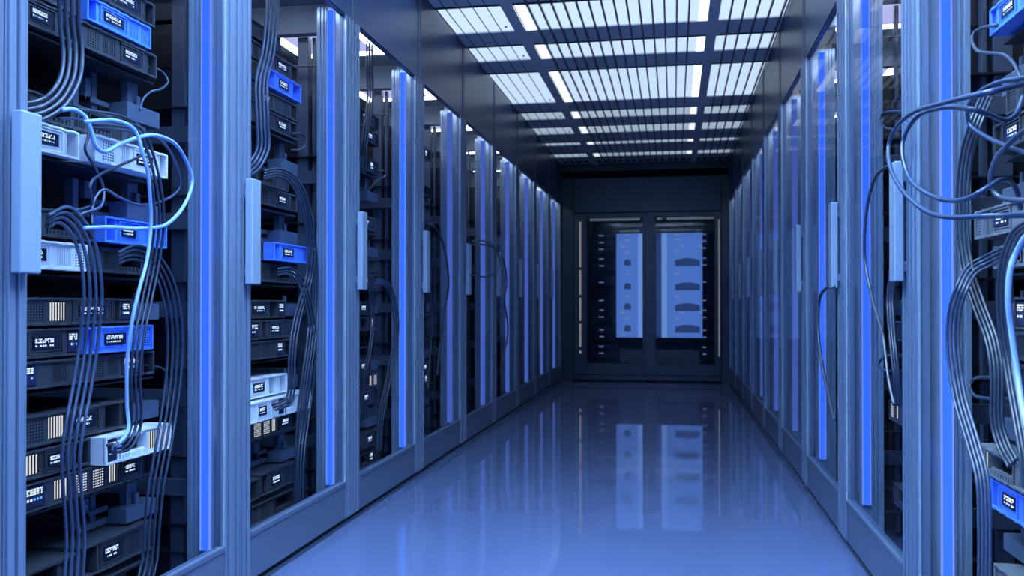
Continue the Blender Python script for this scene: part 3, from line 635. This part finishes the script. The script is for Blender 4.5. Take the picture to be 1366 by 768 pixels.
 ('network_cable','L',1,0.0062,'mid','cable hanging from the top in the second left cabinet','cable bundle hanging in the second left cabinet',1,4,[(-1.584,3.372,2.261),(-1.594,3.352,2.03),(-1.589,3.277,1.869),(-1.577,3.259,1.714),(-1.575,3.261,1.611),(-1.586,3.227,1.548),(-1.594,3.177,1.512)]),
 ('network_cable','L',1,0.0062,'mid','cable hanging from the top in the second left cabinet','cable bundle hanging in the second left cabinet',2,4,[(-1.58,3.398,2.268),(-1.59,3.377,2.035),(-1.585,3.301,1.873),(-1.573,3.283,1.719),(-1.571,3.285,1.613),(-1.582,3.246,1.542),(-1.59,3.189,1.503)]),
 ('network_cable','L',1,0.0062,'mid','cable hanging from the top in the second left cabinet','cable bundle hanging in the second left cabinet',3,4,[(-1.576,3.424,2.275),(-1.586,3.402,2.04),(-1.581,3.326,1.878),(-1.569,3.307,1.725),(-1.567,3.309,1.615),(-1.578,3.264,1.537),(-1.586,3.201,1.494)]),
 ('network_cable','L',1,0.0052,'dark','cable arching right and down in the second left cabinet','arching cables in the second left cabinet',0,4,[(-1.558,3.247,1.485),(-1.568,3.378,1.513),(-1.563,3.468,1.51),(-1.551,3.529,1.471),(-1.549,3.594,1.4),(-1.56,3.667,1.294),(-1.568,3.718,1.151),(-1.561,3.702,0.987),(-1.55,3.643,0.826),(-1.55,3.589,0.67),(-1.562,3.57,0.482),(-1.568,3.567,0.262),(-1.559,3.547,0.078)]),
 ('network_cable','L',1,0.0052,'dark','cable arching right and down in the second left cabinet','arching cables in the second left cabinet',1,4,[(-1.558,3.25,1.495),(-1.568,3.384,1.524),(-1.563,3.483,1.521),(-1.551,3.553,1.479),(-1.549,3.621,1.405),(-1.56,3.695,1.298),(-1.568,3.747,1.152),(-1.561,3.731,0.986),(-1.55,3.671,0.824),(-1.55,3.616,0.667),(-1.562,3.597,0.478),(-1.568,3.594,0.257),(-1.559,3.574,0.071)]),
 ('network_cable','L',1,0.0052,'dark','cable arching right and down in the second left cabinet','arching cables in the second left cabinet',2,4,[(-1.558,3.253,1.506),(-1.568,3.389,1.535),(-1.563,3.499,1.531),(-1.551,3.577,1.487),(-1.549,3.648,1.411),(-1.56,3.724,1.301),(-1.568,3.777,1.154),(-1.561,3.76,0.986),(-1.55,3.699,0.821),(-1.55,3.644,0.663),(-1.562,3.624,0.474),(-1.568,3.621,0.251),(-1.559,3.601,0.065)]),
 ('network_cable','L',1,0.0052,'dark','cable arching right and down in the second left cabinet','arching cables in the second left cabinet',3,4,[(-1.558,3.255,1.516),(-1.568,3.395,1.546),(-1.563,3.515,1.542),(-1.551,3.601,1.496),(-1.549,3.675,1.416),(-1.56,3.753,1.305),(-1.568,3.806,1.156),(-1.561,3.79,0.985),(-1.55,3.728,0.819),(-1.55,3.672,0.659),(-1.562,3.652,0.469),(-1.568,3.649,0.246),(-1.559,3.629,0.058)]),
 ('network_cable','L',1,0.005,'dark','lower cable arching down in the second left cabinet','lower arching cables in the second left cabinet',0,3,[(-1.558,3.367,1.117),(-1.568,3.492,1.127),(-1.563,3.572,1.098),(-1.551,3.614,1.032),(-1.549,3.665,0.922),(-1.56,3.7,0.791),(-1.568,3.685,0.629),(-1.561,3.614,0.477),(-1.55,3.549,0.329),(-1.55,3.543,0.111)]),
 ('network_cable','L',1,0.005,'dark','lower cable arching down in the second left cabinet','lower arching cables in the second left cabinet',1,3,[(-1.558,3.371,1.129),(-1.568,3.504,1.138),(-1.563,3.597,1.106),(-1.551,3.645,1.036),(-1.549,3.698,0.923),(-1.56,3.733,0.789),(-1.568,3.718,0.625),(-1.561,3.645,0.471),(-1.55,3.58,0.323),(-1.55,3.573,0.103)]),
 ('network_cable','L',1,0.005,'dark','lower cable arching down in the second left cabinet','lower arching cables in the second left cabinet',2,3,[(-1.558,3.375,1.141),(-1.568,3.517,1.15),(-1.563,3.623,1.114),(-1.551,3.676,1.04),(-1.549,3.731,0.924),(-1.56,3.766,0.787),(-1.568,3.751,0.62),(-1.561,3.677,0.465),(-1.55,3.611,0.317),(-1.55,3.604,0.096)]),
 ('network_cable','L',1,0.0045,'dark','cable dropping to the lower white server in the second left cabinet','dropping cables in the second left cabinet',0,3,[(-1.548,3.663,1.245),(-1.558,3.653,1.116),(-1.553,3.549,0.987),(-1.541,3.462,0.865),(-1.539,3.436,0.744),(-1.55,3.46,0.657),(-1.558,3.442,0.613),(-1.551,3.314,0.606)]),
 ('network_cable','L',1,0.0045,'dark','cable dropping to the lower white server in the second left cabinet','dropping cables in the second left cabinet',1,3,[(-1.548,3.695,1.246),(-1.558,3.685,1.114),(-1.553,3.579,0.984),(-1.541,3.491,0.862),(-1.539,3.465,0.742),(-1.55,3.49,0.653),(-1.558,3.465,0.603),(-1.551,3.329,0.595)]),
 ('network_cable','L',1,0.0045,'dark','cable dropping to the lower white server in the second left cabinet','dropping cables in the second left cabinet',2,3,[(-1.548,3.728,1.247),(-1.558,3.717,1.113),(-1.553,3.609,0.981),(-1.541,3.521,0.86),(-1.539,3.495,0.739),(-1.55,3.519,0.649),(-1.558,3.488,0.593),(-1.551,3.345,0.583)]),
 ('network_cable','L',1,0.0045,'dark','small hooked cable by the upper servers of the second left cabinet','arching cables in the second left cabinet',0,1,[(-1.628,3.657,1.738),(-1.638,3.774,1.76),(-1.633,3.822,1.749),(-1.621,3.794,1.713),(-1.619,3.732,1.682),(-1.63,3.662,1.668)]),
 ('network_cable','L',2,0.0055,'dark','cable hanging from the top in the third left cabinet','cable bundle hanging in the third left cabinet',0,3,[(-1.588,4.517,2.401),(-1.598,4.544,2.251),(-1.593,4.543,2.112),(-1.581,4.474,1.979),(-1.579,4.411,1.831),(-1.59,4.419,1.679)]),
 ('network_cable','L',2,0.0055,'dark','cable hanging from the top in the third left cabinet','cable bundle hanging in the third left cabinet',1,3,[(-1.588,4.557,2.413),(-1.598,4.584,2.262),(-1.593,4.583,2.121),(-1.581,4.513,1.985),(-1.579,4.45,1.837),(-1.59,4.458,1.684)]),
 ('network_cable','L',2,0.0055,'dark','cable hanging from the top in the third left cabinet','cable bundle hanging in the third left cabinet',2,3,[(-1.588,4.598,2.425),(-1.598,4.625,2.273),(-1.593,4.625,2.13),(-1.581,4.553,1.992),(-1.579,4.489,1.842),(-1.59,4.497,1.689)]),
 ('network_cable','L',2,0.0045,'dark','near arching cable in the third left cabinet','near arching cables in the third left cabinet',0,2,[(-1.578,4.37,1.287),(-1.588,4.492,1.239),(-1.583,4.538,1.103),(-1.571,4.539,0.905),(-1.569,4.486,0.75),(-1.58,4.448,0.635),(-1.588,4.413,0.407)]),
 ('network_cable','L',2,0.0045,'dark','near arching cable in the third left cabinet','near arching cables in the third left cabinet',1,2,[(-1.578,4.401,1.294),(-1.588,4.526,1.243),(-1.583,4.574,1.105),(-1.571,4.575,0.904),(-1.569,4.521,0.746),(-1.58,4.482,0.631),(-1.588,4.447,0.402)]),
 ('network_cable','L',2,0.0045,'dark','far arching cable in the third left cabinet','far arching cables in the third left cabinet',0,3,[(-1.558,4.546,1.112),(-1.568,4.753,1.103),(-1.563,4.86,1.025),(-1.551,4.877,0.856),(-1.549,4.789,0.693),(-1.56,4.718,0.533),(-1.568,4.652,0.377),(-1.561,4.607,0.223)]),
 ('network_cable','L',2,0.0045,'dark','far arching cable in the third left cabinet','far arching cables in the third left cabinet',1,3,[(-1.558,4.561,1.123),(-1.568,4.783,1.112),(-1.563,4.9,1.028),(-1.551,4.919,0.855),(-1.549,4.829,0.688),(-1.56,4.756,0.527),(-1.568,4.69,0.371),(-1.561,4.644,0.216)]),
 ('network_cable','L',2,0.0045,'dark','far arching cable in the third left cabinet','far arching cables in the third left cabinet',2,3,[(-1.558,4.576,1.134),(-1.568,4.813,1.121),(-1.563,4.941,1.031),(-1.551,4.961,0.853),(-1.549,4.87,0.683),(-1.56,4.795,0.521),(-1.568,4.728,0.365),(-1.561,4.682,0.21)]),
 ('network_cable','L',2,0.0045,'dark','small hooked cable by the servers of the third left cabinet','far arching cables in the third left cabinet',0,1,[(-1.618,4.775,1.739),(-1.628,4.908,1.759),(-1.623,4.935,1.741),(-1.611,4.819,1.703),(-1.609,4.711,1.668),(-1.62,4.668,1.626)]),
 ('network_cable','L',3,0.008,'dark','dark cable bowing out in the fourth left cabinet','',0,1,[(-1.518,5.43,1.505),(-1.528,5.663,1.496),(-1.523,5.838,1.421),(-1.511,5.912,1.284),(-1.509,5.945,1.132),(-1.52,5.906,0.98),(-1.528,5.797,0.731),(-1.521,5.695,0.54)]),
 ('network_cable','L',3,0.007,'dark','near dark cable in the fourth left cabinet','',0,1,[(-1.578,5.609,1.222),(-1.588,5.734,1.104),(-1.583,5.792,0.88),(-1.571,5.693,0.638),(-1.569,5.631,0.448)]),
 ('network_cable','L',4,0.006,'dark','dark cable loop reaching out of the fifth left cabinet','',0,1,[(-1.398,6.145,1.44),(-1.403,6.595,1.477),(-1.401,7.044,1.442),(-1.395,7.202,1.342),(-1.394,6.979,1.249),(-1.399,6.578,1.207),(-1.403,6.166,1.21)]),
 ('network_cable','L',4,0.007,'dark','dark cable bowing down over the fifth left cabinet','',0,1,[(-1.428,6.325,1.431),(-1.433,7.023,1.465),(-1.431,7.522,1.389),(-1.425,7.664,1.201),(-1.424,7.554,1.038),(-1.429,7.724,0.843),(-1.433,7.71,0.68),(-1.43,7.416,0.472)]),
 ('network_cable','R',0,0.0062,'navy','navy cable making the larger loop across the blue light column','loops in the first right cabinet',0,1,[(0.813,2.081,1.485),(0.753,2.075,1.474),(0.63,1.947,1.428),(0.618,2.071,1.445),(0.616,2.239,1.469),(0.627,2.52,1.509),(0.635,2.738,1.516),(0.628,2.817,1.479),(0.617,2.775,1.417),(0.617,2.688,1.348),(0.629,2.582,1.283),(0.635,2.423,1.231),(0.626,2.205,1.199),(0.654,2.043,1.186),(0.767,2.036,1.185)]),
 ('network_cable','R',0,0.006,'navy','navy cable making the smaller loop across the blue light column','loops in the first right cabinet',0,1,[(0.793,2.248,1.48),(0.763,2.202,1.433),(0.728,2.173,1.412),(0.666,2.105,1.416),(0.629,2.108,1.428),(0.64,2.326,1.476),(0.648,2.573,1.507),(0.641,2.688,1.476),(0.63,2.673,1.422),(0.63,2.595,1.342),(0.642,2.485,1.289),(0.648,2.329,1.252),(0.639,2.141,1.234),(0.664,2.097,1.25),(0.717,2.168,1.277),(0.759,2.223,1.279),(0.782,2.254,1.256),(0.802,2.292,1.225)]),
 ('network_cable','R',0,0.0055,'navy','navy cable hooking left of the upper right server','loops in the first right cabinet',0,1,[(0.733,1.946,1.459),(0.743,2.105,1.49),(0.738,2.256,1.515),(0.726,2.348,1.512),(0.724,2.415,1.489),(0.735,2.428,1.448),(0.743,2.322,1.398),(0.736,2.179,1.354),(0.725,1.96,1.291)]),
 ('network_cable','R',0,0.0062,'mid','cable curving in a C in front of the right servers','loops in the first right cabinet',0,1,[(0.713,1.893,1.363),(0.723,2.049,1.363),(0.718,2.126,1.348),(0.706,2.168,1.319),(0.704,2.191,1.281),(0.715,2.195,1.251),(0.723,2.14,1.231),(0.716,1.901,1.2)]),
 ('network_cable','R',0,0.004,'dark','cable falling from upper right to the grey server above the blue one','long falling cables in the first right cabinet',0,4,[(0.813,2.588,1.568),(0.76,2.51,1.478),(0.759,2.587,1.404),(0.757,2.618,1.307),(0.756,2.616,1.195),(0.758,2.585,1.092),(0.76,2.492,0.992),(0.759,2.397,0.909),(0.756,2.353,0.829),(0.756,2.353,0.72),(0.759,2.319,0.662),(0.76,2.252,0.624)]),
 ('network_cable','R',0,0.004,'dark','cable falling from upper right to the grey server above the blue one','long falling cables in the first right cabinet',1,4,[(0.815,2.57,1.559),(0.762,2.489,1.47),(0.761,2.563,1.398),(0.759,2.592,1.303),(0.758,2.591,1.194),(0.76,2.561,1.094),(0.762,2.471,0.995),(0.761,2.378,0.912),(0.758,2.333,0.831),(0.758,2.334,0.723),(0.761,2.303,0.668),(0.762,2.24,0.632)]),
 ('network_cable','R',0,0.004,'dark','cable falling from upper right to the grey server above the blue one','long falling cables in the first right cabinet',2,4,[(0.817,2.553,1.549),(0.764,2.469,1.462),(0.763,2.54,1.392),(0.761,2.567,1.3),(0.76,2.566,1.192),(0.762,2.538,1.095),(0.764,2.451,0.998),(0.763,2.358,0.915),(0.76,2.314,0.833),(0.76,2.314,0.727),(0.763,2.287,0.675),(0.764,2.229,0.639)]),
 ('network_cable','R',0,0.004,'dark','cable falling from upper right to the grey server above the blue one','long falling cables in the first right cabinet',3,4,[(0.819,2.536,1.54),(0.766,2.45,1.455),(0.765,2.517,1.386),(0.763,2.543,1.296),(0.762,2.542,1.191),(0.764,2.515,1.096),(0.766,2.431,1.001),(0.765,2.34,0.918),(0.762,2.295,0.836),(0.762,2.296,0.73),(0.765,2.271,0.681),(0.766,2.218,0.647)]),
 ('network_cable','R',0,0.0048,'dark','thin cable curling out of the top blue server','loops in the first right cabinet',0,1,[(0.813,2.48,1.713),(0.823,2.6,1.745),(0.818,2.664,1.751),(0.806,2.65,1.723),(0.804,2.6,1.682),(0.815,2.547,1.661),(0.823,2.462,1.633),(0.816,2.371,1.587),(0.805,2.3,1.537)]),
 ('network_cable','R',0,0.0052,'dark','cable arching at the right edge before the servers','edge cables in the first right cabinet',0,3,[(0.753,2.037,1.181),(0.763,2.162,1.179),(0.758,2.221,1.161),(0.746,2.241,1.114),(0.744,2.265,1.045),(0.755,2.293,0.958),(0.763,2.287,0.87),(0.756,2.219,0.771),(0.745,2.141,0.681),(0.745,2.113,0.604)]),
 ('network_cable','R',0,0.0052,'dark','cable arching at the right edge before the servers','edge cables in the first right cabinet',1,3,[(0.743,2.004,1.171),(0.753,2.123,1.169),(0.748,2.173,1.152),(0.736,2.189,1.109),(0.734,2.21,1.044),(0.745,2.239,0.959),(0.753,2.234,0.874),(0.746,2.168,0.778),(0.735,2.091,0.69),(0.735,2.064,0.615)]),
 ('network_cable','R',0,0.0052,'dark','cable arching at the right edge before the servers','edge cables in the first right cabinet',2,3,[(0.733,1.971,1.161),(0.743,2.085,1.159),(0.738,2.125,1.144),(0.726,2.137,1.104),(0.724,2.157,1.042),(0.735,2.185,0.961),(0.743,2.181,0.878),(0.736,2.117,0.785),(0.725,2.043,0.698),(0.725,2.016,0.625)]),
 ('network_cable','R',0,0.0065,'light','bright blue cable outermost of the edge bundle','edge cables in the first right cabinet',0,1,[(0.713,1.893,1.153),(0.723,2.024,1.146),(0.718,2.073,1.113),(0.706,2.077,1.074),(0.704,2.084,1.01),(0.715,2.099,0.945),(0.723,2.087,0.849),(0.716,2.038,0.782),(0.705,1.951,0.71)]),
 ('network_cable','R',0,0.004,'mid','cable arching left out of a server and down behind the lit column','arching cables in the first right cabinet',0,4,[(0.813,2.439,1.143),(0.795,2.529,1.125),(0.754,2.527,1.098),(0.712,2.475,1.044),(0.711,2.537,0.972),(0.713,2.552,0.873),(0.715,2.505,0.758),(0.714,2.397,0.658),(0.711,2.316,0.58),(0.711,2.301,0.477),(0.714,2.314,0.312)]),
 ('network_cable','R',0,0.004,'mid','cable arching left out of a server and down behind the lit column','arching cables in the first right cabinet',1,4,[(0.815,2.44,1.134),(0.797,2.525,1.116),(0.756,2.511,1.091),(0.714,2.453,1.04),(0.713,2.512,0.971),(0.715,2.526,0.875),(0.717,2.481,0.763),(0.716,2.376,0.664),(0.713,2.296,0.586),(0.713,2.281,0.482),(0.716,2.293,0.319)]),
 ('network_cable','R',0,0.004,'mid','cable arching left out of a server and down behind the lit column','arching cables in the first right cabinet',2,4,[(0.817,2.442,1.125),(0.799,2.522,1.107),(0.758,2.495,1.084),(0.716,2.431,1.037),(0.715,2.488,0.971),(0.717,2.501,0.877),(0.719,2.458,0.767),(0.718,2.355,0.669),(0.715,2.277,0.591),(0.715,2.261,0.486),(0.718,2.274,0.325)]),
 ('network_cable','R',0,0.004,'mid','cable arching left out of a server and down behind the lit column','arching cables in the first right cabinet',3,4,[(0.819,2.443,1.116),(0.801,2.518,1.097),(0.76,2.48,1.077),(0.718,2.411,1.033),(0.717,2.464,0.97),(0.719,2.477,0.879),(0.721,2.435,0.771),(0.72,2.335,0.675),(0.717,2.258,0.596),(0.717,2.242,0.491),(0.72,2.254,0.331)]),
 ('network_cable','R',0,0.0048,'dark','cable turning back in a U at mid height','loops in the first right cabinet',0,1,[(0.833,2.465,0.816),(0.843,2.633,0.803),(0.838,2.736,0.792),(0.826,2.748,0.768),(0.824,2.696,0.747),(0.835,2.61,0.748),(0.843,2.469,0.763)]),
 ('network_cable','R',1,0.0055,'dark','thin dark cable bowing out over the second blue light column','',0,1,[(0.663,2.925,1.425),(0.668,3.067,1.439),(0.666,3.21,1.42),(0.66,3.288,1.34),(0.659,3.333,1.227),(0.664,3.336,1.134),(0.668,3.245,1.015),(0.665,3.084,0.905),(0.659,2.985,0.779),(0.659,2.908,0.694)]),
 ('network_cable','R',1,0.006,'dark','cable in the narrow gap of the second right cabinet','gap cables in the second right cabinet',0,3,[(0.793,3.442,1.192),(0.803,3.576,1.143),(0.798,3.616,1.017),(0.786,3.526,0.878),(0.784,3.459,0.744),(0.795,3.462,0.635)]),
 ('network_cable','R',1,0.006,'dark','cable in the narrow gap of the second right cabinet','gap cables in the second right cabinet',1,3,[(0.793,3.408,1.187),(0.803,3.538,1.14),(0.798,3.576,1.017),(0.786,3.487,0.88),(0.784,3.423,0.748),(0.795,3.426,0.64)]),
 ('network_cable','R',1,0.006,'dark','cable in the narrow gap of the second right cabinet','gap cables in the second right cabinet',2,3,[(0.793,3.375,1.182),(0.803,3.501,1.137),(0.798,3.537,1.016),(0.786,3.45,0.882),(0.784,3.387,0.752),(0.795,3.391,0.645)]),
 ('network_cable','R',1,0.005,'dark','cable turned back in a U high in the second right cabinet','',0,1,[(0.813,3.44,1.696),(0.823,3.702,1.751),(0.818,3.783,1.757),(0.806,3.766,1.727),(0.804,3.693,1.689),(0.815,3.644,1.671),(0.823,3.483,1.639)]),
 ('network_cable','R',1,0.005,'dark','cable turned back in a U low in the second right cabinet','',0,1,[(0.813,3.44,0.819),(0.823,3.752,0.799),(0.818,3.849,0.769),(0.806,3.793,0.749),(0.804,3.668,0.746),(0.815,3.449,0.759)]),
 ('network_cable','R',2,0.0075,'dark','thick dark cable bowing out of the third right cabinet','',0,1,[(0.663,3.978,1.076),(0.668,4.179,1.073),(0.666,4.352,1.038),(0.66,4.378,0.951),(0.659,4.349,0.83),(0.664,4.257,0.698),(0.668,4.121,0.593),(0.665,3.988,0.512)]),
]
# ------------------------------------------------------------------ network cables: kind, side, cabinet, radius, colour, description, group, index, count, path (metres)
POS = {2: ['left', 'right'], 3: ['leftmost', 'middle', 'rightmost'], 4: ['leftmost', 'second from left', 'third from left', 'rightmost']}
for name, side, k, r, m, desc, grp, i, n, pts in CABLES:
    org = (round(sum(p[0] for p in pts) / len(pts), 3), round(sum(p[1] for p in pts) / len(pts), 3), min(p[2] for p in pts))
    o = tube(name, pts, r, M['c_' + m], origin=org)
    label = desc if n == 1 else f'{desc}, {POS[n][i]}'
    tag(o, label, 'cable', grp or None)
    if n > 1 or name:
        # moulded plug at the socket end
        a, b = Vector(pts[-1]), Vector(pts[-2])
        if 'falling' in desc or 'S between' in desc or 'dropping' in desc: e, f_ = a, b
        else: e, f_ = Vector(pts[0]), Vector(pts[1])
        if abs(e[2] - f_[2]) < .05 and 'hanging' not in desc and 'loop' not in desc:
            d = (f_ - e).normalized() * .028
            tube('plug', [tuple(e), tuple(e + d * .5), tuple(e + d)], r * 1.15, M['c_dark'], sides=8, origin=org, sub=2).parent = o
            o.children[0].location = (0, 0, 0)
